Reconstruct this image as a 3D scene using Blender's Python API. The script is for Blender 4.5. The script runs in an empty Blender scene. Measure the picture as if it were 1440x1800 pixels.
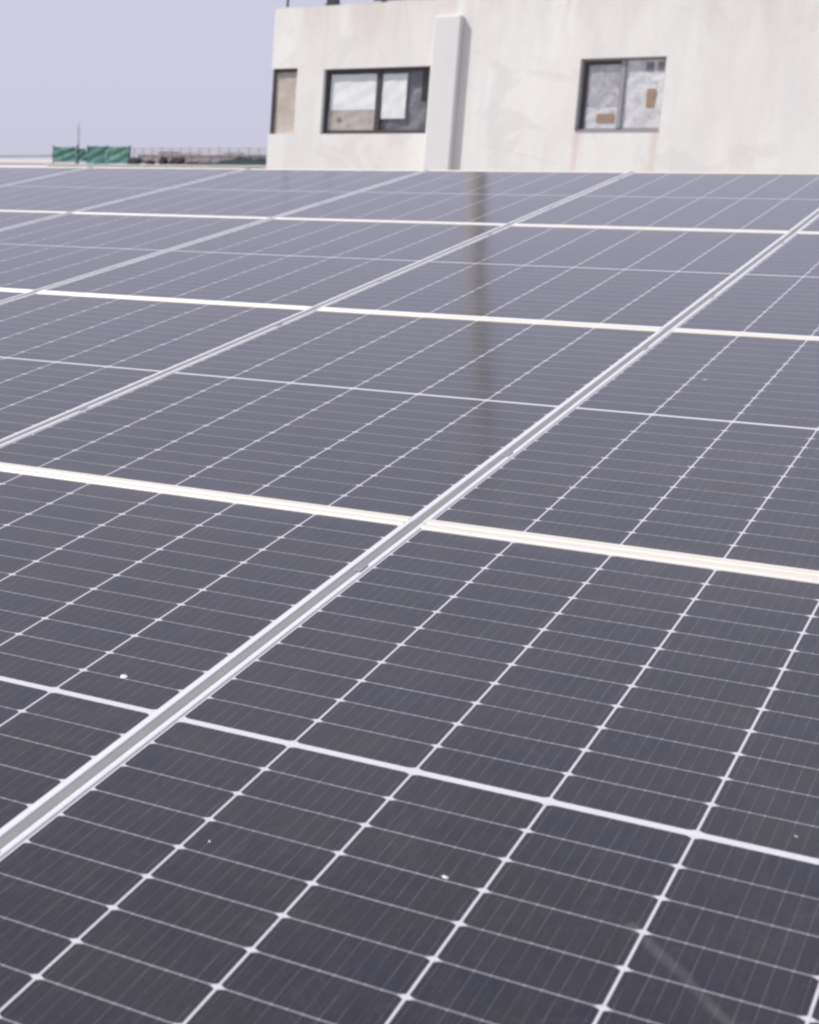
import bpy, bmesh, math, random
from mathutils import Vector, Matrix
random.seed(7)
R = math.radians
sc = bpy.context.scene
col = sc.collection

# ------------------------------------------------------------------ camera
TILT = R(6.325)          # the array rises away from the camera
Z0 = 0.89                # height of the array plane at its local origin
cam_d = bpy.data.cameras.new('camera')
cam = bpy.data.objects.new('camera', cam_d); col.objects.link(cam)
right = Vector((0.79647894, 0.60457049, 0.01076191))
down = Vector((0.13062945, -0.15466275, -0.97929331))
fwd = Vector((-0.59038737, 0.78139232, -0.20216034))
m3 = Matrix((right, -down, -fwd)).transposed()
cam.matrix_world = Matrix.Translation((1.10409, -3.41953, 1.60130)) @ m3.to_4x4()
cam_d.sensor_fit = 'VERTICAL'; cam_d.sensor_height = 36; cam_d.sensor_width = 36
cam_d.lens = 2902.786 / 1800 * 36
cam_d.shift_x = 975.35 / 1800      # the photograph is the right part of a wider frame
cam_d.shift_y = 0.0
cam_d.clip_start = 0.05; cam_d.clip_end = 8000
cam_d.dof.use_dof = True; cam_d.dof.focus_distance = 3.5; cam_d.dof.aperture_fstop = 8
sc.camera = cam

# ------------------------------------------------------------------ sky and sun
sun_vec = Vector((-0.60, -0.50, 0.86)).normalized()      # towards the sun
el = math.asin(sun_vec.z); az = math.atan2(sun_vec.x, sun_vec.y)
w = bpy.data.worlds.new('World'); sc.world = w; w.use_nodes = True
nt = w.node_tree; nt.nodes.clear()
sky = nt.nodes.new('ShaderNodeTexSky'); sky.sky_type = 'NISHITA'; sky.sun_disc = False
sky.sun_elevation = el; sky.sun_rotation = az % (2 * math.pi)
sky.air_density = 1.0; sky.dust_density = 1.5; sky.ozone_density = 1.0; sky.altitude = 0
tint = nt.nodes.new('ShaderNodeMix'); tint.data_type = 'RGBA'; tint.blend_type = 'MULTIPLY'
tint.inputs['Factor'].default_value = 1.0
tint.inputs[7].default_value = (1.0, 0.93, 0.92, 1)
bg = nt.nodes.new('ShaderNodeBackground'); bg.inputs['Strength'].default_value = 0.10
wo = nt.nodes.new('ShaderNodeOutputWorld')
haze = nt.nodes.new('ShaderNodeMix'); haze.data_type = 'RGBA'     # thin white overcast veiling the blue
hc = nt.nodes.new('ShaderNodeTexCoord'); hs = nt.nodes.new('ShaderNodeSeparateXYZ'); hr = nt.nodes.new('ShaderNodeMapRange')
nt.links.new(hc.outputs['Generated'], hs.inputs[0]); nt.links.new(hs.outputs['Z'], hr.inputs[0])
hr.interpolation_type = 'SMOOTHSTEP'; hr.inputs[1].default_value = 0.26; hr.inputs[2].default_value = 0.85; hr.inputs[3].default_value = 0.88; hr.inputs[4].default_value = 0.35
nt.links.new(hr.outputs[0], haze.inputs['Factor']); haze.inputs[7].default_value = (5.75, 5.72, 7.15, 1)
nt.links.new(sky.outputs[0], tint.inputs[6]); nt.links.new(tint.outputs[2], haze.inputs[6]); nt.links.new(haze.outputs[2], bg.inputs[0]); nt.links.new(bg.outputs[0], wo.inputs[0])
sd = bpy.data.lights.new('sun', 'SUN'); sd.energy = 2.9; sd.angle = R(0.55); sd.color = (1.0, 0.95, 0.88)
sun = bpy.data.objects.new('sun', sd); col.objects.link(sun)
sun.rotation_euler = (-sun_vec).to_track_quat('-Z', 'Y').to_euler()
sc.view_settings.view_transform = 'Standard'; sc.view_settings.look = 'None'
sc.view_settings.gamma = 1; sc.view_settings.use_curve_mapping = False
sc.view_settings.exposure = 0.15
sc.cycles.filter_width = 2.3
sc.cycles.max_bounces = 8

# ------------------------------------------------------------------ helpers
class Nodes:
    """small wrapper for building a material's node tree"""
    def __init__(s, name):
        s.m = bpy.data.materials.new(name); s.m.use_nodes = True
        s.t = s.m.node_tree; s.b = s.t.nodes['Principled BSDF']
    def n(s, kind, **k):
        o = s.t.nodes.new(kind)
        for a, b in k.items(): setattr(o, a, b)
        return o
    def put(s, sock, v):
        if isinstance(v, (int, float, tuple)): sock.default_value = v
        else: s.t.links.new(v, sock)
    def math(s, op, a, b=0.0, c=None, clamp=False):
        o = s.n('ShaderNodeMath', operation=op, use_clamp=clamp)
        s.put(o.inputs[0], a); s.put(o.inputs[1], b)
        if c is not None: s.put(o.inputs[2], c)
        return o.outputs[0]
    def mix(s, f, a, b, blend='MIX'):
        o = s.n('ShaderNodeMix', data_type='RGBA', blend_type=blend)
        s.put(o.inputs[0], f); s.put(o.inputs[6], a); s.put(o.inputs[7], b)
        return o.outputs[2]
    def ramp(s, f, p0, p1):
        o = s.n('ShaderNodeMapRange', clamp=True); s.put(o.inputs[0], f)
        o.inputs[1].default_value = p0; o.inputs[2].default_value = p1
        return o.outputs[0]
    def noise(s, vec, scale, detail=4, rough=0.6, dist=0.0):
        o = s.n('ShaderNodeTexNoise'); s.put(o.inputs['Vector'], vec)
        o.inputs['Scale'].default_value = scale; o.inputs['Detail'].default_value = detail
        o.inputs['Roughness'].default_value = rough; o.inputs['Distortion'].default_value = dist
        return o.outputs['Fac']
    def coord(s, which='Object'): return s.n('ShaderNodeTexCoord').outputs[which]
    def pos(s): return s.n('ShaderNodeNewGeometry').outputs['Position']
    def scale(s, vec, sx, sy, sz):
        o = s.n('ShaderNodeVectorMath', operation='MULTIPLY'); s.put(o.inputs[0], vec); o.inputs[1].default_value = (sx, sy, sz)
        return o.outputs[0]
    def xyz(s, vec):
        o = s.n('ShaderNodeSeparateXYZ'); s.put(o.inputs[0], vec); return o.outputs
    def bump(s, h, strength=0.2, dist=0.01):
        o = s.n('ShaderNodeBump'); o.inputs['Strength'].default_value = strength; o.inputs['Distance'].default_value = dist
        s.put(o.inputs['Height'], h); s.t.links.new(o.outputs[0], s.b.inputs['Normal'])
    def set(s, **k):
        for a, v in k.items(): s.put(s.b.inputs[a.replace('_', ' ')], v)
        return s.m

def simple(name, c, rough=0.6, metal=0.0, var=0.15, scale=6.0, spec=0.5):
    """a plain surface with a little mottling of its own"""
    N = Nodes(name); f = N.noise(N.coord(), scale)
    d = tuple(max(0, x * (1 - var)) for x in c[:3]) + (1,); l = tuple(min(1, x * (1 + var)) for x in c[:3]) + (1,)
    return N.set(Base_Color=N.mix(f, d, l), Roughness=rough, Metallic=metal, Specular_IOR_Level=spec)

def box(bm, x0, x1, y0, y1, z0, z1):
    v = [bm.verts.new(p) for p in ((x0,y0,z0),(x1,y0,z0),(x1,y1,z0),(x0,y1,z0),(x0,y0,z1),(x1,y0,z1),(x1,y1,z1),(x0,y1,z1))]
    for f in ((0,3,2,1),(4,5,6,7),(0,1,5,4),(1,2,6,5),(2,3,7,6),(3,0,4,7)): bm.faces.new([v[i] for i in f])
def tube(bm, pts, r, seg=10):
    rings = []
    for i, p in enumerate(pts):
        p = Vector(p); a = Vector(pts[max(0, i-1)]); b = Vector(pts[min(len(pts)-1, i+1)])
        d = (b - a).normalized(); u = d.orthogonal().normalized(); w_ = d.cross(u)
        rr = r[i] if isinstance(r, (list, tuple)) else r
        rings.append([bm.verts.new(p + rr*(math.cos(t)*u + math.sin(t)*w_)) for t in [2*math.pi*k/seg for k in range(seg)]])
    for a, b in zip(rings, rings[1:]):
        for k in range(seg): bm.faces.new((a[k], a[(k+1)%seg], b[(k+1)%seg], b[k]))
    bm.faces.new(rings[0][::-1]); bm.faces.new(rings[-1])
def prism_y(bm, prof, y0, y1):
    """profile in x,z swept along y"""
    a = [bm.verts.new((x, y0, z)) for x, z in prof]; b = [bm.verts.new((x, y1, z)) for x, z in prof]
    n = len(prof)
    for i in range(n): bm.faces.new((a[i], a[(i+1)%n], b[(i+1)%n], b[i]))
    bm.faces.new(a[::-1]); bm.faces.new(b)
def prism_x(bm, prof, x0, x1):
    a = [bm.verts.new((x0, y, z)) for y, z in prof]; b = [bm.verts.new((x1, y, z)) for y, z in prof]
    n = len(prof)
    for i in range(n): bm.faces.new((a[i], a[(i+1)%n], b[(i+1)%n], b[i]))
    bm.faces.new(a[::-1]); bm.faces.new(b)
def mesh(name, bm, mat):
    bmesh.ops.recalc_face_normals(bm, faces=bm.faces)
    me = bpy.data.meshes.new(name); bm.to_mesh(me); bm.free()
    if mat: me.materials.append(mat)
    return me
def link(name, me, parent=None, loc=(0,0,0), rot=(0,0,0)):
    o = bpy.data.objects.new(name, me); col.objects.link(o)
    o.parent = parent; o.location = loc; o.rotation_euler = rot
    return o
def obj(name, bm, mat, parent=None, loc=(0,0,0), rot=(0,0,0), bevel=0.0):
    o = link(name, mesh(name, bm, mat), parent, loc, rot)
    if bevel:
        b = o.modifiers.new('bevel', 'BEVEL'); b.width = bevel; b.segments = 2; b.limit_method = 'ANGLE'
    return o
def tag(o, label=None, cat=None, group=None, kind=None):
    for k, v in (('label', label), ('category', cat), ('group', group), ('kind', kind)):
        if v: o[k] = v
    return o
def empty(name, loc=(0,0,0), rot=(0,0,0)):
    return link(name, None, None, loc, rot)
def copy_tree(o, parent=None):
    c = o.copy(); col.objects.link(c); c.parent = parent
    for ch in list(o.children): copy_tree(ch, c)
    return c
def onarray(u, v, n=0.0):
    """a point of the array's own plane, in the world"""
    return Vector((u, v*math.cos(TILT) - n*math.sin(TILT), Z0 + v*math.sin(TILT) + n*math.cos(TILT)))

# ------------------------------------------------------------------ materials
def cell_material():
    CP, RP = 0.1845, 0.0915
    N = Nodes('solar_cells'); p = N.xyz(N.coord()); x, y = p[0], p[1]
    sx = N.math('DIVIDE', x, CP); sy = N.math('DIVIDE', y, RP)
    fx = N.math('FRACT', sx); fy = N.math('FRACT', sy)
    dx = N.math('MULTIPLY', N.math('MINIMUM', fx, N.math('SUBTRACT', 1.0, fx)), CP)
    dy = N.math('MULTIPLY', N.math('MINIMUM', fy, N.math('SUBTRACT', 1.0, fy)), RP)
    ix = N.math('FLOOR', sx); iy = N.math('FLOOR', sy)
    # outside the 6 x 12 block: white margin
    ox = N.math('GREATER_THAN', N.math('ABSOLUTE', N.math('SUBTRACT', sx, 3.0)), 3.0)
    oy = N.math('GREATER_THAN', N.math('ABSOLUTE', N.math('SUBTRACT', sy, 6.0)), 6.0)
    out = N.math('MAXIMUM', ox, oy)
    colgap = N.math('LESS_THAN', dx, 0.0017)
    dia = N.math('LESS_THAN', N.math('ADD', dx, N.math('MULTIPLY', dy, 1.35)), 0.0098)
    white = N.math('MAXIMUM', N.math('MAXIMUM', colgap, dia), out)
    rowgap = N.math('LESS_THAN', dy, 0.00135)
    # ten thin ribbons run the length of every cell
    fr = N.math('FRACT', N.math('MULTIPLY', fx, 10.0))
    rib = N.math('LESS_THAN', N.math('ABSOLUTE', N.math('SUBTRACT', fr, 0.5)), 0.022)
    ribn = N.math('LESS_THAN', N.math('ABSOLUTE', N.math('SUBTRACT', fr, 0.5)), 0.07)
    dot = N.math('MULTIPLY', ribn, rowgap)
    # each cell has its own blue, violet or brownish black
    cmb = N.n('ShaderNodeCombineXYZ'); N.put(cmb.inputs[0], ix); N.put(cmb.inputs[1], iy)
    oi = N.n('ShaderNodeObjectInfo'); N.put(cmb.inputs[2], N.math('MULTIPLY', oi.outputs['Random'], 91.0))
    wn = N.n('ShaderNodeTexWhiteNoise', noise_dimensions='3D'); N.put(wn.inputs['Vector'], cmb.outputs[0])
    wp = N.pos()
    cloud = N.ramp(N.noise(N.scale(wp, 1.0, 1.0, 1.0), 7.5, 4, 0.6, 0.8), 0.34, 0.66)
    hue = N.math('ADD', N.math('MULTIPLY', wn.outputs['Value'], 0.42), N.math('MULTIPLY', cloud, 0.58))
    cell = N.mix(hue, (0.0200, 0.0175, 0.0095, 1), (0.0062, 0.0075, 0.0240, 1))
    # mottling inside a cell (anti-reflection coating and dried dust)
    mot = N.noise(wp, 26.0, 5, 0.65)
    cell = N.mix(N.math('MULTIPLY', mot, 0.55), cell, (0.026, 0.0245, 0.026, 1))
    brush = N.noise(N.scale(wp, 260.0, 22.0, 22.0), 1.0, 3, 0.7)     # the fine weave of printed fingers
    cell = N.mix(N.math('MULTIPLY', N.ramp(brush, 0.45, 0.75), 0.42), cell, (0.052, 0.050, 0.054, 1))
    ribf = N.math('MULTIPLY', N.ramp(N.noise(N.scale(wp, 60.0, 9.0, 9.0), 1.0, 4, 0.6), 0.30, 0.70), 0.40)
    c = N.mix(N.math('MULTIPLY', rib, ribf), cell, (0.33, 0.33, 0.36, 1))
    gapfade = N.math('ADD', 0.32, N.math('MULTIPLY', N.noise(wp, 4.0, 2), 0.5))
    c = N.mix(N.math('MULTIPLY', rowgap, gapfade), c, (0.50, 0.50, 0.53, 1))
    c = N.mix(N.math('MULTIPLY', dot, 0.5), c, (0.62, 0.62, 0.66, 1))
    c = N.mix(white, c, (0.67, 0.655, 0.69, 1))
    # dust film: fine speckle with drier blotches, thicker on some panels
    d1 = N.ramp(N.noise(wp, 1.7, 6, 0.7, 0.6), 0.42, 0.80)
    d2 = N.ramp(N.noise(wp, 210.0, 2, 0.5), 0.66, 0.80)
    wv = N.scale(wp, 30.0, 3.0, 3.0)
    d3 = N.ramp(N.noise(wv, 1.0, 4, 0.6), 0.50, 0.85)     # trails the rain left down the slope
    dust = N.math('ADD', N.math('MULTIPLY', d1, 0.030), N.math('ADD', N.math('MULTIPLY', d2, 0.030), N.math('MULTIPLY', d3, 0.020)))
    edge = N.math('MULTIPLY', N.ramp(y, 1.035, 1.10), N.ramp(N.noise(wp, 12.0, 5, 0.7), 0.40, 0.70))   # dirt gathered along the end bars
    ring = N.math('ABSOLUTE', N.math('SUBTRACT', N.noise(wp, 5.5, 3, 0.5, 1.4), 0.5))                    # outlines of dried puddles
    ring = N.math('SUBTRACT', 1.0, N.ramp(ring, 0.0, 0.012))
    dust = N.math('ADD', dust, N.math('ADD', N.math('MULTIPLY', edge, 0.06), N.math('MULTIPLY', ring, 0.018)))
    # a wiped smear on the nearest panel (a mark with its own place)
    ww = N.xyz(wp)
    a0, b0 = onarray(0.755, -1.425), onarray(0.885, -1.575)
    dirx, diry = (b0 - a0).x, (b0 - a0).y; ln = math.hypot(dirx, diry)
    rx = N.math('SUBTRACT', ww[0], a0.x); ry = N.math('SUBTRACT', ww[1], a0.y)
    along = N.math('ADD', N.math('MULTIPLY', rx, dirx/ln), N.math('MULTIPLY', ry, diry/ln))
    across = N.math('ADD', N.math('MULTIPLY', rx, -diry/ln), N.math('MULTIPLY', ry, dirx/ln))
    wob = N.math('MULTIPLY', N.math('SUBTRACT', N.noise(wp, 18.0, 3), 0.5), 0.02)
    sm = N.math('SUBTRACT', 1.0, N.ramp(N.math('ABSOLUTE', N.math('ADD', across, wob)), 0.002, 0.011))
    sm = N.math('MULTIPLY', sm, N.math('LESS_THAN', N.math('ABSOLUTE', N.math('SUBTRACT', along, 0.1)), 0.12))
    dust = N.math('ADD', dust, N.math('MULTIPLY', N.math('MULTIPLY', sm, N.noise(wp, 30.0, 3)), 0.16))
    c = N.mix(N.math('ADD', dust, 0.014), c, (0.54, 0.48, 0.45, 1))
    rough = N.math('ADD', 0.085, N.math('ADD', N.math('MULTIPLY', d1, 0.05), N.math('MULTIPLY', N.noise(wp, 9.0, 4), 0.06)))
    bw = N.noise(wp, 3.2, 2)
    N.bump(bw, 0.05, 0.01)
    return N.set(Base_Color=c, Roughness=rough, IOR=1.56)

def strip_material():
    N = Nodes('white_backing'); wp = N.pos()
    f = N.noise(wp, 14.0, 4)
    return N.set(Base_Color=N.mix(f, (0.67, 0.655, 0.69, 1), (0.74, 0.73, 0.765, 1)), Roughness=0.13, IOR=1.47)

def alu(name, lo, hi, rough, metal):
    N = Nodes(name); wp = N.pos()
    f = N.noise(N.scale(N.coord(), 1.5, 1.5, 8.0), 5.0, 5, 0.6)
    g = N.ramp(N.noise(wp, 60.0, 3), 0.55, 0.8)
    c = N.mix(f, lo, hi); c = N.mix(N.math('MULTIPLY', g, 0.22), c, (0.55, 0.53, 0.50, 1))
    return N.set(Base_Color=c, Roughness=N.math('ADD', rough, N.math('MULTIPLY', f, 0.12)), Metallic=metal)

M_cell = cell_material(); M_strip = strip_material()
M_alu = alu('anodised_aluminium', (0.86, 0.855, 0.85, 1), (0.93, 0.925, 0.92, 1), 0.36, 0.25)
M_alu_end = alu('polished_end_bar', (0.90, 0.86, 0.74, 1), (0.95, 0.91, 0.80, 1), 0.32, 0.25)
M_rail = alu('galvanised_rail', (0.27, 0.272, 0.265, 1), (0.35, 0.35, 0.34, 1), 0.5, 0.2)
M_back = simple('white_backsheet', (0.75, 0.75, 0.76), 0.5)
M_steel = simple('galvanised_steel', (0.45, 0.46, 0.47), 0.45, 0.6, 0.2, 12)

def wall_material():
    N = Nodes('weathered_white_paint'); p = N.coord(); q = N.xyz(p)
    big = N.noise(N.scale(p, 1.0, 1.0, 0.45), 1.1, 5, 0.62, 0.4)
    streak = N.noise(N.scale(p, 2.6, 2.6, 0.55), 1.0, 4, 0.55, 0.9)
    fine = N.noise(p, 9.0, 6, 0.7)
    c = N.mix(N.ramp(big, 0.35, 0.68), (0.77, 0.765, 0.73, 1), (0.875, 0.88, 0.84, 1))
    c = N.mix(N.math('MULTIPLY', N.ramp(streak, 0.45, 0.75), 0.44), c, (0.76, 0.69, 0.65, 1))
    c = N.mix(N.math('MULTIPLY', N.ramp(N.noise(N.scale(p, 3.0, 3.0, 0.5), 1.3, 4), 0.50, 0.75), 0.42), c, (0.66, 0.66, 0.68, 1))
    c = N.mix(N.math('MULTIPLY', N.ramp(fine, 0.55, 0.8), 0.25), c, (0.62, 0.60, 0.58, 1))
    # rust weeping from the two lower corners of the far-side window
    for s0 in (-0.30, 0.66):
        wob = N.math('MULTIPLY', N.math('SUBTRACT', N.noise(N.scale(p, 1, 1, 2.2), 2.0, 3), 0.5), 0.08)
        dd = N.math('ABSOLUTE', N.math('ADD', N.math('SUBTRACT', q[0], s0), wob))
        mk = N.math('SUBTRACT', 1.0, N.ramp(dd, 0.005, 0.065))
        mk = N.math('MULTIPLY', mk, N.math('LESS_THAN', q[2], 2.20))
        mk = N.math('MULTIPLY', mk, N.ramp(q[2], 0.9, 2.1))
        c = N.mix(N.math('MULTIPLY', mk, 0.42), c, (0.62, 0.42, 0.36, 1))
    # thin dirty run below the parapet
    topm = N.math('MULTIPLY', N.ramp(q[2], 3.3, 4.0), N.ramp(streak, 0.42, 0.62))
    c = N.mix(N.math('MULTIPLY', topm, 0.35), c, (0.60, 0.50, 0.47, 1))
    # cement patches and a hairline crack running up from the pilaster's foot
    pt = N.ramp(N.noise(N.scale(p, 0.8, 0.8, 1.0), 1.5, 6, 0.6, 1.0), 0.56, 0.62)
    c = N.mix(N.math('MULTIPLY', pt, 0.36), c, (0.67, 0.66, 0.64, 1))
    ck = N.math('ADD', N.math('SUBTRACT', q[2], N.math('SUBTRACT', 2.05, N.math('MULTIPLY', N.math('ADD', q[0], 1.55), 0.24))), N.math('MULTIPLY', N.math('SUBTRACT', N.noise(p, 6.0, 3), 0.5), 0.06))
    ckm = N.math('MULTIPLY', N.math('LESS_THAN', N.math('ABSOLUTE', ck), 0.012), N.math('LESS_THAN', N.math('ABSOLUTE', N.math('ADD', q[0], 1.0)), 0.52))
    c = N.mix(N.math('MULTIPLY', ckm, 0.14), c, (0.45, 0.43, 0.42, 1))
    N.bump(fine, 0.25, 0.01)
    return N.set(Base_Color=c, Roughness=0.85, Specular_IOR_Level=0.25)
M_wall = wall_material()
def pilaster_material():
    N = Nodes('grey_white_render'); p = N.coord()
    f = N.noise(N.scale(p, 4, 4, 0.5), 1.0, 5, 0.65); g = N.noise(p, 12, 4)
    c = N.mix(f, (0.735, 0.735, 0.725, 1), (0.80, 0.80, 0.79, 1)); c = N.mix(N.math('MULTIPLY', g, 0.25), c, (0.62, 0.60, 0.59, 1))
    N.bump(g, 0.2, 0.01)
    return N.set(Base_Color=c, Roughness=0.85, Specular_IOR_Level=0.25)
M_pil = pilaster_material()
M_deck = simple('roof_screed', (0.36, 0.35, 0.33), 0.9, 0, 0.25, 2.0)
M_ground = simple('dusty_ground', (0.26, 0.23, 0.18), 0.95, 0, 0.35, 0.05)
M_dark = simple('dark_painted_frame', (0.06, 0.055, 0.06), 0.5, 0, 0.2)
M_greyframe = simple('grey_aluminium_frame', (0.36, 0.35, 0.37), 0.45, 0.2, 0.12)
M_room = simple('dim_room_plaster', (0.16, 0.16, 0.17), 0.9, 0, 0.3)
M_mast = simple('weathered_concrete_pole', (0.54, 0.52, 0.50), 0.8, 0, 0.2)
M_brown = simple('brown_steel', (0.085, 0.068, 0.055), 0.7, 0, 0.3)
M_pale = simple('pale_plaster', (0.66, 0.64, 0.66), 0.9, 0, 0.08, 1.2)
def papers(name, a, b, c_, sc_):
    N = Nodes(name); p = N.coord()
    v = N.n('ShaderNodeTexVoronoi', feature='F1'); N.put(v.inputs['Vector'], p); v.inputs['Scale'].default_value = sc_
    f = N.noise(p, sc_*0.8, 4, 0.6, 1.2)
    c = N.mix(N.ramp(f, 0.35, 0.65), a, b); c = N.mix(N.math('MULTIPLY', N.ramp(N.noise(p, sc_*2.4, 4), 0.52, 0.70), 0.55), c, c_)
    return N.set(Base_Color=c, Roughness=0.6)
M_news = papers('taped_newspaper', (0.42, 0.42, 0.44, 1), (0.68, 0.67, 0.69, 1), (0.22, 0.21, 0.22, 1), 4.6)
M_news_pale = papers('pale_taped_sheets', (0.64, 0.63, 0.65, 1), (0.86, 0.85, 0.86, 1), (0.38, 0.37, 0.38, 1), 5.0)
M_poly = papers('crumpled_white_plastic', (0.84, 0.86, 0.86, 1), (0.95, 0.955, 0.95, 1), (0.76, 0.78, 0.78, 1), 3.0)
M_board = papers('weathered_board', (0.46, 0.41, 0.37, 1), (0.58, 0.52, 0.47, 1), (0.34, 0.29, 0.26, 1), 5.0)
M_kraft = simple('brown_card', (0.40, 0.27, 0.19), 0.8, 0, 0.25, 20)
M_greycloth = papers('grey_curtain', (0.17, 0.17, 0.19, 1), (0.27, 0.27, 0.30, 1), (0.12, 0.12, 0.13, 1), 7.0)
def glassmat():
    N = Nodes('dusty_window_glass')
    tr = N.n('ShaderNodeBsdfTransparent'); tr.inputs[0].default_value = (0.985, 0.99, 0.99, 1)
    gl = N.n('ShaderNodeBsdfGlossy'); gl.inputs['Roughness'].default_value = 0.08
    fr = N.n('ShaderNodeLayerWeight'); fc = N.math('ADD', 0.025, N.math('MULTIPLY', N.math('POWER', fr.outputs['Facing'], 4.0), 0.6))
    mx = N.n('ShaderNodeMixShader'); N.put(mx.inputs[0], fc); N.put(mx.inputs[1], tr.outputs[0]); N.put(mx.inputs[2], gl.outputs[0])
    N.t.links.new(mx.outputs[0], N.t.nodes['Material Output'].inputs['Surface'])
    return N.m
M_glass = glassmat()
M_dropping = simple('dried_dropping', (0.86, 0.86, 0.85), 0.6, 0, 0.06, 300)
M_black = simple('black_gap', (0.015, 0.014, 0.017), 0.8)

# ------------------------------------------------------------------ setting: ground and roof deck
bm = bmesh.new(); S = 4000
bmesh.ops.create_grid(bm, x_segments=8, y_segments=8, size=S)
tag(obj('ground', bm, M_ground, loc=(0, 0, -14)), kind='structure')
bm = bmesh.new(); box(bm, -24, 16, -9, 34, -0.4, 0.0)
tag(obj('roof_deck', bm, M_deck), kind='structure')
bm = bmesh.new(); box(bm, -23.8, 15.8, -8.8, 33.8, -14, -0.4)
o = obj('lower_storeys', bm, M_pale); tag(o, 'pale lower storeys carrying the roof under the solar panels', 'building')

# ------------------------------------------------------------------ solar panels
W, L = 1.134, 2.278
GAP, ROWGAP = 0.0174, 0.004
P, LP = W + GAP, L + ROWGAP
LIP, ENDLIP, TOP, DEEP = 0.0115, 0.029, 0.0028, 0.034
MX = (W - 2*LIP - 6*0.1845) / 2            # white margin beside the cells
HALF = (L/2 - ENDLIP - 12*0.0915)          # what is left for margin and centre strip
CS = 0.015                                  # centre strip width
MY = HALF - CS/2
def sheet_mesh():
    bm = bmesh.new()
    x0, x1, y0, y1 = -MX, 6*0.1845 + MX, 0.0, 12*0.0915 + MY + 0.011
    v = [bm.verts.new(p) for p in ((x0,y0,0),(x1,y0,0),(x1,y1,0),(x0,y1,0))]; bm.faces.new(v)
    box(bm, x0, x1, y0, y1, -0.006, -0.0005)
    return mesh('cell_sheet', bm, M_cell)
def long_bar_mesh():
    bm = bmesh.new(); s = 0.0012
    prism_y(bm, [(0, -DEEP), (0.028, -DEEP), (0.028, -DEEP+0.002), (0.002, -DEEP+0.002), (0.002, -0.0065), (LIP-0.0003, -0.0065), (LIP-0.0003, TOP-s), (LIP-0.0003-s, TOP), (s, TOP), (0, TOP-s)], 0.0, L)
    return mesh('long_frame_bar', bm, M_alu)
def end_bar_mesh(ENDLIP, mat):
    bm = bmesh.new(); s = 0.0012
    prism_x(bm, [(0, -DEEP), (0.028, -DEEP), (0.028, -DEEP+0.002), (0.002, -DEEP+0.002), (0.002, -0.0065), (ENDLIP-0.0003, -0.0065), (ENDLIP-0.0003, TOP+0.0002-s), (ENDLIP-0.0003-s, TOP+0.0002), (s, TOP+0.0002), (0, TOP+0.0002-s)], LIP, W-LIP)
    return mesh('end_frame_bar', bm, mat)
def strip_mesh():
    bm = bmesh.new(); box(bm, LIP, W-LIP, -CS/2, CS/2, -0.006, 0.0)
    return mesh('centre_strip', bm, M_strip)
def back_mesh():
    bm = bmesh.new(); box(bm, LIP, W-LIP, LIP, L-LIP, -0.012, -0.008)
    box(bm, 0.40, 0.46, L/2-0.05, L/2+0.05, -0.030, -0.0125)
    return mesh('backsheet', bm, M_back)
GP = 'solar panels of the tilted array'
proto = empty('solar_panel'); tag(proto, group=GP, cat='solar panel')
sm = sheet_mesh()
link('cell_sheet', sm, proto, (LIP+MX, L/2 + CS/2, 0))
link('cell_sheet', sm, proto, (W-LIP-MX, L/2 - CS/2, 0), (0, 0, math.pi))
lb = long_bar_mesh(); eb = end_bar_mesh(0.019, M_alu); eb_wide = end_bar_mesh(0.029, M_alu_end)
link('long_frame_bar', lb, proto, (0, 0, 0)); link('long_frame_bar', lb, proto, (W, L, 0), (0, 0, math.pi))
link('end_frame_bar', eb, proto, (0, 0, 0)); link('end_frame_bar', eb, proto, (W, L, 0), (0, 0, math.pi))
link('centre_strip', strip_mesh(), proto, (0, L/2, 0))
link('backsheet', back_mesh(), proto)
LAB = {
 (0, 0): 'biggest solar panel, nearest the camera, with a faint wiped smear on its dark cells',
 (0, -1): 'solar panel of the nearest row with a bright white dropping above its white centre strip',
 (1, 0): 'solar panel right behind the biggest one, past the thickest cream bar',
 (1, -1): 'wholly visible second-row solar panel where the brown streak reflection ends',
 (1, -2): 'second-row solar panel left of the thin double gap line, cut off by the photo',
 (1, -3): 'tiny corner of a second-row solar panel at the left edge of the photo',
 (2, 0): 'third-row solar panel cut off by the right of the photo, beside the widest gap',
 (2, -1): 'third-row solar panel crossed by the brown streak reflection beside its left gap',
 (2, -2): 'third-row solar panel just left of the brown streak reflection, wholly visible',
 (2, -3): 'greyish third-row solar panel two gaps left of the brown streak, cut by the photo edge',
 (2, -4): 'small corner of a third-row solar panel under the left end of the far bar',
 (3, 0): 'sliver of back-row solar panel at the right edge of the photo, past the widest gap',
 (3, -1): 'back-row solar panel below the single window of paper sheets and brown card',
 (3, -2): 'back-row solar panel below the pilaster, crossed by the brown streak at its far edge',
 (3, -3): 'pale back-row solar panel below the left corner of the white building',
 (3, -4): 'pale back-row solar panel below the distant green netting',
 (3, -5): 'small corner of a back-row solar panel at the far left, under the thin dark cable',
}
RA = (TILT, 0, 0)
first = True
for (r, c), lab in LAB.items():
    o = proto if first else copy_tree(proto)
    first = False
    o.location = onarray(c*P + GAP/2, (r-1)*LP + ROWGAP/2)
    # no two panels lie in quite the same plane
    o.rotation_euler = (TILT + R(random.uniform(-0.05, 0.05)), R(random.uniform(-0.04, 0.04)), 0)
    o['label'] = lab
    ends = sorted((ch for ch in o.children if ch.name.startswith('end_frame_bar')), key=lambda ch: ch.location.y)
    if r == 1: ends[0].data = eb_wide          # the broad cream joint between the two nearest rows
    if r == 0: ends[1].data = eb_wide

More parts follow.
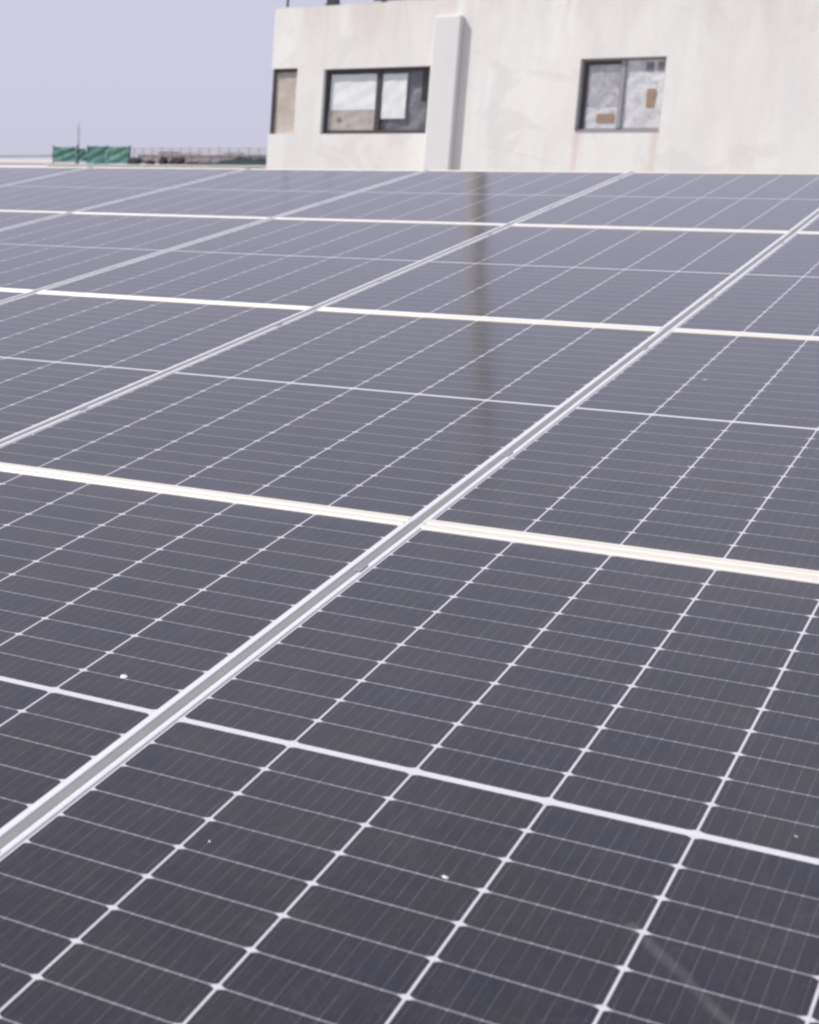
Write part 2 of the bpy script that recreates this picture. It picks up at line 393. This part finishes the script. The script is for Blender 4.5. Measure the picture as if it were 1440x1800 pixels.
# rails that show as the grey strip in each gap, with their clamps
def clamp_mesh():
    bm = bmesh.new(); w2 = GAP/2 + 0.005; z = TOP + 0.0005
    prism_y(bm, [(-0.003, z-0.002), (0.006, z-0.002), (0.006, z), (w2, z), (w2, z+0.0014), (0.004, z+0.0014), (0.003, z+0.0002), (-0.003, z+0.0002)], -0.022, 0.022)
    tube(bm, [(0.0, 0, z-0.02), (0.0, 0, z+0.0012)], 0.0024, 6)
    return mesh('clamp', bm, M_steel)
cm = clamp_mesh()
rails = {0: (0, 'widest grey rail strip running diagonally between the two nearest solar panels'),
         -1: (1, 'grey rail strip in the second diagonal gap, left of the widest one'),
         -2: (1, 'thin pale rail strip in the third diagonal gap, leading up to the pilaster'),
         -3: (2, 'thin pale rail strip in the diagonal gap that ends below the building corner'),
         -4: (3, 'faint rail strip in the gap at the far left below the green netting')}
for k, (r0, lab) in rails.items():
    t = empty('mounting_rail', onarray(k*P, (r0-1)*LP), RA); tag(t, lab, 'rail', 'rails in the gaps between the panels')
    ln = (4-r0)*LP - 0.006
    bm = bmesh.new(); box(bm, -0.0205, 0.0205, 0.006, ln, -DEEP-0.042, -DEEP-0.001); obj('rail_beam', bm, M_steel, t, bevel=0.002)
    bm = bmesh.new(); prism_y(bm, [(-0.0085, -0.033), (0.0085, -0.033), (0.0085, 0.0014), (0.006, 0.0020), (-0.006, 0.0020), (-0.0085, 0.0014)], 0.01, ln); obj('cover_strip', bm, M_rail, t)
    for i in range(4-r0):
        for f in (0.265, 0.853):
            link('clamp', cm, t, (0, (i+f)*LP, 0))
# frames that carry the rails
for q, (v, lab) in enumerate(((-1.7, 'low steel trestle under the near edge of the panels'), (1.4, 'steel trestle under the second row of panels'), (5.6, 'tall steel trestle under the back row of panels'))):
    u0, u1 = -5*P, P
    b0 = onarray(0, v, -DEEP-0.044)
    t = empty('steel_trestle', (0, b0.y, 0)); tag(t, lab, 'trestle', 'trestles carrying the rails')
    if v < 0: u0 = -1.5*P
    elif v < 2: u0 = -3*P
    bm = bmesh.new(); box(bm, u0, u1, -0.03, 0.03, b0.z-0.085, b0.z-0.004); obj('cross_beam', bm, M_steel, t)
    n = max(2, int((u1-u0)/1.7)+1)
    for i in range(n):
        xx = u0 + 0.1 + (u1-u0-0.2)*i/(n-1)
        bm = bmesh.new(); box(bm, xx-0.025, xx+0.025, -0.025, 0.025, 0.012, b0.z-0.086); box(bm, xx-0.09, xx+0.09, -0.09, 0.09, 0.0, 0.012)
        obj('leg', bm, M_steel, t)

# dried white droppings lying on the glass
M_dull = simple('dull_dropping', (0.36, 0.36, 0.37), 0.7, 0, 0.1, 300)
def dropping(u, v, sx, sy, ang, lab, seed, mat=M_dropping):
    rnd = random.Random(seed); bm = bmesh.new(); n = 18; r0 = []
    for i in range(n):
        a = 2*math.pi*i/n; k = 1 + rnd.uniform(-0.22, 0.22)
        r0.append((math.cos(a)*sx*k, math.sin(a)*sy*k))
    top = bm.verts.new((0, 0, 0.0016)); mid = [bm.verts.new((x*0.6, y*0.6, 0.0013)) for x, y in r0]; rim = [bm.verts.new((x, y, 0.0002)) for x, y in r0]
    for i in range(n):
        j = (i+1) % n
        bm.faces.new((top, mid[i], mid[j])); bm.faces.new((mid[i], rim[i], rim[j], mid[j]))
    for _ in range(4):
        a = rnd.uniform(0, 6.28); d = rnd.uniform(1.2, 1.7); s = rnd.uniform(0.06, 0.14)
        bmesh.ops.create_icosphere(bm, subdivisions=1, radius=1.0, matrix=Matrix.Translation((math.cos(a)*sx*d, math.sin(a)*sy*d, 0.0004)) @ Matrix.Diagonal((sx*s, sy*s, 0.0006, 1)))
    o = obj('bird_dropping', bm, mat, None, onarray(u, v, 0.0006), (TILT, 0, ang))
    tag(o, lab, 'dropping', 'dried droppings on the glass')
dropping(-0.134, -1.034, 0.0065, 0.0085, 0.4, 'bright white dropping above the centre strip of the left near panel', 1)
dropping(0.526, -1.416, 0.0032, 0.0042, 0.9, 'small round white dropping on the largest panel, on a cell line', 2)
dropping(0.242, 1.593, 0.006, 0.010, 0.2, 'faint dull dropping on the panel behind, up by its second cell line', 3, M_dull)
dropping(0.235, -1.482, 0.0016, 0.002, 0.1, 'tiny pale speck of dropping in the lower left of the largest panel', 4)
dropping(0.868, -1.085, 0.0022, 0.0035, 0.5, 'tiny dull dropping just beyond the white centre strip of the largest panel', 5, M_dull)

# ------------------------------------------------------------------ white building
RW = R(-3)
bt = empty('white_building', (-4.5, 20, 0), (0, 0, RW))
tag(bt, 'weathered white rooftop building with papered windows and a square pilaster', 'building')
S0, S1, ZT = -4.69, 9.0, 3.985
TW = 0.22
holes = {'corner': (S0, -4.285, 2.205, 3.138), 'wide': (-3.877, -2.318, 2.20, 3.108), 'square': (-0.330, 0.712, 2.223, 3.134)}
def wall_mesh():
    bm = bmesh.new()
    xs = sorted({S0, S1} | {h[0] for h in holes.values()} | {h[1] for h in holes.values()})
    zs = sorted({0.0, ZT} | {h[2] for h in holes.values()} | {h[3] for h in holes.values()})
    solid = lambda i, j: 0 <= i < len(xs)-1 and 0 <= j < len(zs)-1 and not any(h[0]-1e-6 <= xs[i] < h[1]-1e-6 and h[2]-1e-6 <= zs[j] < h[3]-1e-6 for h in holes.values())
    V = {}
    def v(i, j, k):
        if (i, j, k) not in V: V[i, j, k] = bm.verts.new((xs[i], TW*k, zs[j]))
        return V[i, j, k]
    for i in range(len(xs)-1):
        for j in range(len(zs)-1):
            if not solid(i, j): continue
            bm.faces.new((v(i,j,0), v(i+1,j,0), v(i+1,j+1,0), v(i,j+1,0)))
            bm.faces.new((v(i,j,1), v(i,j+1,1), v(i+1,j+1,1), v(i+1,j,1)))
            if not solid(i-1, j): bm.faces.new((v(i,j,0), v(i,j+1,0), v(i,j+1,1), v(i,j,1)))
            if not solid(i+1, j): bm.faces.new((v(i+1,j,0), v(i+1,j,1), v(i+1,j+1,1), v(i+1,j+1,0)))
            if not solid(i, j-1): bm.faces.new((v(i,j,0), v(i,j,1), v(i+1,j,1), v(i+1,j,0)))
            if not solid(i, j+1): bm.faces.new((v(i,j+1,0), v(i+1,j+1,0), v(i+1,j+1,1), v(i,j+1,1)))
    return bm
obj('front_wall', wall_mesh(), M_wall, bt)
bm = bmesh.new(); box(bm, S0, S0+0.2, TW+0.06, 7, 0, ZT); box(bm, S1-0.2, S1, TW+0.003, 7, 0, ZT); box(bm, S0+0.203, S1-0.203, 6.8, 7, 0, ZT)
obj('side_wall', bm, M_wall, bt)
bm = bmesh.new(); box(bm, S0+0.21, S1-0.21, TW+0.004, 6.79, 3.45, 3.6); obj('roof', bm, M_deck, bt)
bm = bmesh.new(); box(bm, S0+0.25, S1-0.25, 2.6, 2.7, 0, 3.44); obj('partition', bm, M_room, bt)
# uneven coping: a thin worn skim of plaster along the wall head
bm = bmesh.new(); rnd = random.Random(3); n = 120; prof = [S0 + (S1-S0)*i/n for i in range(n+1)]
hs = [0.004 + 0.006*abs(rnd.gauss(0, 1)) for _ in prof]
top = [[bm.verts.new((x, y, ZT + h)) for x, h in zip(prof, hs)] for y in (0.004, TW-0.004)]
low = [[bm.verts.new((x, y, ZT + 0.002)) for x in prof] for y in (0.004, TW-0.004)]
for i in range(n):
    bm.faces.new((top[0][i], top[0][i+1], top[1][i+1], top[1][i])); bm.faces.new((low[0][i], low[0][i+1], top[0][i+1], top[0][i])); bm.faces.new((top[1][i], top[1][i+1], low[1][i+1], low[1][i]))
obj('coping', bm, M_wall, bt)
bm = bmesh.new(); box(bm, -2.270, -1.908, -0.12, -0.001, 0, 3.758); obj('pilaster', bm, M_pil, bt, bevel=0.018)

def frame_bm(x0, x1, z0, z1, y0, y1, t):
    bm = bmesh.new()
    box(bm, x0, x1, y0, y1, z1-t, z1); box(bm, x0, x1, y0, y1, z0, z0+t)
    box(bm, x0, x0+t, y0+0.002, y1-0.002, z0+t, z1-t); box(bm, x1-t, x1, y0+0.002, y1-0.002, z0+t, z1-t)
    return bm
def wavy(x0, x1, z0, z1, y, amp, seed, nx=14, nz=10, th=0.004):
    """a slightly crumpled sheet with real thickness"""
    rnd = random.Random(seed); bm = bmesh.new(); ph = [rnd.uniform(0, 6) for _ in range(4)]
    def d(i, j): return amp*(math.sin(i*0.9+ph[0]+0.5*j) + 0.7*math.sin(j*1.3+ph[1]-0.6*i) + rnd.uniform(-.4, .4))
    g = [[bm.verts.new((x0+(x1-x0)*i/nx, y + d(i, j), z0+(z1-z0)*j/nz)) for j in range(nz+1)] for i in range(nx+1)]
    for i in range(nx):
        for j in range(nz): bm.faces.new((g[i][j], g[i+1][j], g[i+1][j+1], g[i][j+1]))
    r = bmesh.ops.extrude_face_region(bm, geom=list(bm.faces))
    for e in r['geom']:
        if isinstance(e, bmesh.types.BMVert): e.co.y += th
    return bm

# wide window: left sash with white plastic over a board, other sash part curtained
x0, x1, z0, z1 = holes['wide']; e = 0.004
wf = obj('window', frame_bm(x0+e, x1-e, z0+e, z1-e, 0.085, 0.145, 0.045), M_dark, bt)
wf['label'] = 'wide dark-framed window with white plastic and grey curtain'
mx = x0 + 0.80
bm = bmesh.new(); box(bm, mx-0.035, mx+0.035, 0.09, 0.14, z0+0.05, z1-0.05); obj('mullion', bm, M_dark, wf)
obj('white_sheet', wavy(x0+0.075, mx-0.045, z0+0.335, z1-0.075, 0.112, 0.003, 11), M_poly, wf)
obj('board', wavy(x0+0.062, mx-0.04, z0+0.052, z0+0.330, 0.108, 0.002, 12), M_board, wf)
obj('white_sheet', wavy(mx+0.045, mx+0.40, z0+0.21, z1-0.085, 0.112, 0.003, 13), M_poly, wf)
obj('curtain', wavy(mx+0.04, x1-0.05, z0+0.05, z1-0.05, 0.165, 0.010, 14), M_greycloth, wf)
bm = bmesh.new(); box(bm, x1-0.145, x1-0.052, 0.118, 0.128, z1-0.47, z1-0.052); obj('dark_flap', bm, M_black, wf)
bm = bmesh.new(); tube(bm, [(x0+0.23, 0.098, z0+0.2), (x0+0.23, 0.104, z0+0.2)], 0.035, 10); obj('knot_hole', bm, M_greycloth, wf)
for a, b in ((x0+0.05, mx-0.036), (mx+0.036, x1-0.05)):
    bm = bmesh.new(); box(bm, a, b, 0.094, 0.097, z0+0.05, z1-0.05); obj('glass_pane', bm, M_glass, wf)
# square window papered over from inside
x0, x1, z0, z1 = holes['square']
wf = obj('window', frame_bm(x0+e, x1-e, z0+e, z1-e, 0.085, 0.125, 0.022), M_greyframe, bt)
wf['label'] = 'square grey-framed window papered over with newspaper and brown card'
mx = (x0+x1)/2 - 0.005
bm = bmesh.new(); box(bm, mx-0.026, mx+0.026, 0.07, 0.115, z0+0.03, z1-0.03); obj('mullion', bm, M_greyframe, wf)
bm = bmesh.new(); box(bm, x0+0.027, x0+0.085, 0.088, 0.104, z0+0.027, z1-0.027); box(bm, x0+0.086, mx-0.028, 0.088, 0.104, z1-0.075, z1-0.027); obj('reveal_shade_strip', bm, M_dark, wf)  # dark strips painting in the recess shade along the left and top
obj('newspaper', wavy(x0+0.03, mx-0.03, z0+0.30, z1-0.03, 0.108, 0.003, 21), M_news, wf)
obj('newspaper', wavy(x0+0.03, mx-0.03, z0+0.03, z0+0.298, 0.106, 0.003, 22), M_news_pale, wf)
obj('newspaper', wavy(mx+0.03, x1-0.03, z0+0.03, z0+0.60, 0.106, 0.003, 23), M_news_pale, wf)
obj('newspaper', wavy(mx+0.03, x1-0.03, z0+0.602, z1-0.03, 0.107, 0.003, 24), M_news_pale, wf)
bm = bmesh.new(); box(bm, x0+0.235, x0+0.45, 0.092, 0.095, z0+0.105, z0+0.215); obj('brown_card', bm, M_kraft, wf, bevel=0.001)
bm = bmesh.new(); box(bm, x1-0.215, x1-0.115, 0.092, 0.095, z0+0.29, z0+0.52); obj('brown_card', bm, M_kraft, wf, bevel=0.001)
for a, b in ((x1-0.255, x1-0.165), (x1-0.115, x1-0.045)):
    bm = bmesh.new(); box(bm, a, b, 0.091, 0.094, z1-0.17, z1-0.065); obj('dark_card', bm, M_greycloth, wf, bevel=0.001)
for a, b in ((x0+0.088, mx-0.028), (mx+0.028, x1-0.03)):
    bm = bmesh.new(); box(bm, a, b, 0.0855, 0.0875, z0+0.03, z1-0.08); obj('glass_pane', bm, M_glass, wf)
bm = bmesh.new(); box(bm, x0+0.005, x1-0.005, -0.02, 0.07, z0-0.0, z0+0.003); obj('sill_sheet', bm, M_greyframe, wf)
# boarded opening at the building's corner
x0, x1, z0, z1 = holes['corner']
bm = bmesh.new(); box(bm, x0+0.002, x0+0.04, 0.05, 0.20, z0+0.003, z1-0.003); box(bm, x0+0.042, x1-0.003, 0.06, 0.19, z1-0.048, z1-0.003)
wf = obj('window', bm, M_dark, bt); wf['label'] = 'narrow boarded opening at the building corner'
obj('board', wavy(x0+0.042, x1-0.004, z0+0.003, z1-0.05, 0.085, 0.002, 31), M_board, wf)

# what stands on the building's roof
def on_roof(name, bm, mat, lab, cat, **k):
    o = obj(name, bm, mat, None, (-4.5, 20, 0), (0, 0, RW), **k); return tag(o, lab, cat)
bm = bmesh.new(); tube(bm, [(-4.56, 0.12, ZT+0.004), (-4.565, 0.12, ZT+0.5), (-4.55, 0.13, ZT+0.8)], 0.018, 8)
on_roof('rebar_stub', bm, M_brown, 'thin dark rod standing at the left corner of the white building\'s roof', 'rod')
bm = bmesh.new(); box(bm, -3.93, -3.79, 0.05, 0.19, ZT+0.03, ZT+0.34); box(bm, -3.97, -3.75, 0.02, 0.21, ZT+0.022, ZT+0.03)
on_roof('roof_box', bm, M_dark, 'small dark box on the roof edge above the wide window', 'box', bevel=0.01)
bm = bmesh.new(); tube(bm, [(-3.24, 0.10, ZT+0.065), (-1.2, 0.11, ZT+0.062)], 0.028, 10)
for xx in (-3.1, -2.4, -1.6): box(bm, xx-0.03, xx+0.03, 0.07, 0.14, ZT+0.02, ZT+0.045)
on_roof('roof_pipe', bm, M_brown, 'dark pipe lying along the roof edge of the white building', 'pipe')
mt = empty('steel_mast', (-6.82, 22.5, 3.6)); tag(mt, 'tall brownish mast behind the roof edge, its reflection the streak down the panels', 'mast')
bm = bmesh.new(); box(bm, -0.22, 0.22, -0.22, 0.22, 0, 0.05); obj('base_plate', bm, M_brown, mt)
bm = bmesh.new(); tube(bm, [(-0.08, 0, 0.05), (-0.09, 0, 3.0), (0.05, 0, 4.9), (0.09, 0, 6.4)], [0.14, 0.14, 0.13, 0.12], 14); obj('pole', bm, M_mast, mt)

# ------------------------------------------------------------------ far roofs on the skyline
M_net = papers('green_shade_net', (0.06, 0.18, 0.15, 1), (0.12, 0.28, 0.235, 1), (0.035, 0.09, 0.085, 1), 1.2)
M_far = simple('far_plaster', (0.60, 0.58, 0.60), 0.9, 0, 0.1, 0.6)
M_farwhite = simple('far_whitewash', (0.86, 0.85, 0.87), 0.9, 0, 0.05, 0.6)
M_grey = simple('grey_sheet_metal', (0.46, 0.43, 0.43), 0.7, 0, 0.3, 1.5)
M_shade = simple('dark_stored_things', (0.035, 0.035, 0.035), 0.8, 0, 0.4, 3)
M_teal = simple('teal_tarpaulin', (0.045, 0.07, 0.07), 0.7, 0, 0.5, 3)
fb = empty('far_building', (-36, 70, 0)); tag(fb, 'far flat-roofed building on the skyline carrying the green netting', 'building')
bm = bmesh.new(); box(bm, -6.45, 9.0, 0, 9, -14, 2.0); obj('wall', bm, M_far, fb)
bm = bmesh.new(); box(bm, -6.5, 9.05, -0.06, 0.2, 2.002, 2.06); obj('parapet', bm, M_farwhite, fb)
lw = empty('low_white_building', (-48, 73, 0)); tag(lw, 'low whitewashed flat roof at the left edge of the skyline', 'building')
bm = bmesh.new(); box(bm, -6, 5.4, 0, 9, -14, 2.12); obj('wall', bm, M_farwhite, lw)
bm = bmesh.new(); box(bm, -6.05, 5.45, -0.06, 0.2, 2.122, 2.31); obj('parapet', bm, M_farwhite, lw)
# green netting strung between posts
gn = empty('green_netting', (-42.4, 70.4, 2.0)); tag(gn, 'teal green shade netting strung on posts on the far roof', 'netting')
xs = [0.0, 1.35, 1.95, 3.05, 4.3]
for i in range(4):
    a, b = xs[i], xs[i+1]; zb = (0.16, 0.20, 0.03, 0.10)[i]; zt = (0.93, 0.86, 0.97, 0.95)[i]
    obj('net_panel', wavy(a+0.01, b-0.01, zb, zt - 0.04, -0.05, 0.045, 40+i, 12, 9, 0.02), M_net, gn)
for x in xs:
    bm = bmesh.new(); box(bm, x-0.025, x+0.025, 0.03, 0.09, 0.0, 0.98); obj('post', bm, M_shade, gn)
bm = bmesh.new(); box(bm, -0.02, 4.32, 0.10, 0.13, 0.60, 0.63); obj('cross_rail', bm, M_shade, gn)
am = empty('antenna_mast', (-40.82, 70.2, 2.0)); tag(am, 'thin dark aerial rising in front of the green netting', 'aerial')
bm = bmesh.new(); tube(bm, [(0, 0, 0), (-0.02, 0, 1.2), (-0.05, 0, 2.1)], [0.032, 0.022, 0.009], 8); obj('pole', bm, M_shade, am)
bm = bmesh.new(); tube(bm, [(-0.16, 0, 1.75), (0.1, 0, 1.75)], 0.01, 6); tube(bm, [(-0.12, 0, 1.55), (0.08, 0, 1.55)], 0.01, 6); obj('crossbar', bm, M_shade, am)
# grey railing with sheeting
rl = empty('roof_railing', (-37.95, 70.5, 2.0)); tag(rl, 'pale grey railing with sheeting along the far roof', 'railing')
bm = bmesh.new()
for z in (0.30, 0.52, 0.66, 0.80): box(bm, 0, 7.0, 0, 0.03, z, z+0.05)
obj('rail', bm, M_grey, rl)
for i in range(15):
    x = i*0.5 - 0.0; h = 0.82 + 0.10*((i*7) % 3 == 0)
    bm = bmesh.new(); box(bm, x-0.02, x+0.02, 0.034, 0.07, 0, h); obj('post', bm, M_grey, rl)
rnd = random.Random(9)
for i in range(6):
    a = 0.2 + i*1.12; obj('sheet', wavy(a, a+1.1, 0.15 + rnd.uniform(-.08, .05), 0.60 + rnd.uniform(-.10, .10), 0.10, 0.015, 60+i, 6, 4, 0.02), M_grey, rl)
# dark stored things along the parapet of the far roof
def bundle(x, w_, h, seed, lab):
    rnd = random.Random(seed); bm = bmesh.new()
    bmesh.ops.create_icosphere(bm, subdivisions=3, radius=1.0)
    for v in bm.verts:
        k = 1 + 0.18*math.sin(5*v.co.x + seed) * math.cos(4*v.co.z + seed) + rnd.uniform(-.04, .04)
        v.co = Vector((v.co.x*w_/2*k, v.co.y*0.22*k, max(v.co.z, -0.9)*h/2*k + h/2*0.92))
    tag(obj('dark_bundle', bm, M_shade, None, (x, 70.3, 2.0)), lab, 'bundle', 'dark bundles on the far roof')
bundle(-37.75, 0.75, 0.42, 1, 'dark bundle beside the end of the green netting on the far roof')
bundle(-36.9, 0.5, 0.30, 2, 'small dark bundle below the railing, second from the green netting')
bundle(-36.2, 0.45, 0.46, 3, 'dark bundle in the middle of the grey railing')
bundle(-35.45, 0.75, 0.44, 4, 'rounded dark bundle below the railing, nearer the white building')
bm = bmesh.new(); box(bm, -35.0, -33.3, 70.2, 70.5, 2.063, 2.17)
tag(obj('timber_stack', bm, M_shade, bevel=0.02), 'long low dark stack lying along the far parapet', 'stack')
bm = bmesh.new()
prof = [(-33.6, 2.063), (-33.4, 2.16), (-33.0, 2.30), (-32.5, 2.33), (-32.2, 2.47), (-31.9, 2.44), (-31.5, 2.30), (-31.2, 2.42), (-30.4, 2.32), (-30.2, 2.063)]
a = [bm.verts.new((x, 70.1, z)) for x, z in prof]; b = [bm.verts.new((x, 70.8, z - (0.05 if z > 2.1 else 0))) for x, z in prof]
for i in range(len(prof)-1): bm.faces.new((a[i], a[i+1], b[i+1], b[i]))
bm.faces.new(a[::-1]); bm.faces.new(b); bm.faces.new((a[0], b[0], b[-1], a[-1]))
tag(obj('teal_tarp', bm, M_teal), 'dark teal tarpaulin heap beside the white building\'s edge', 'tarpaulin')
# overhead cable sagging in from the side to the netting's first post
bm = bmesh.new(); pts = []
for i in range(21):
    t = i/20; pts.append((-62 + 19.6*t, 70.4, 2.62*(1-t) + 2.46*t - 4*0.12*t*(1-t)))
tube(bm, pts, 0.022, 6)
tag(obj('overhead_cable', bm, M_shade), 'thin dark cable reaching the far left end of the green netting', 'cable')
bpy.context.view_layer.update()
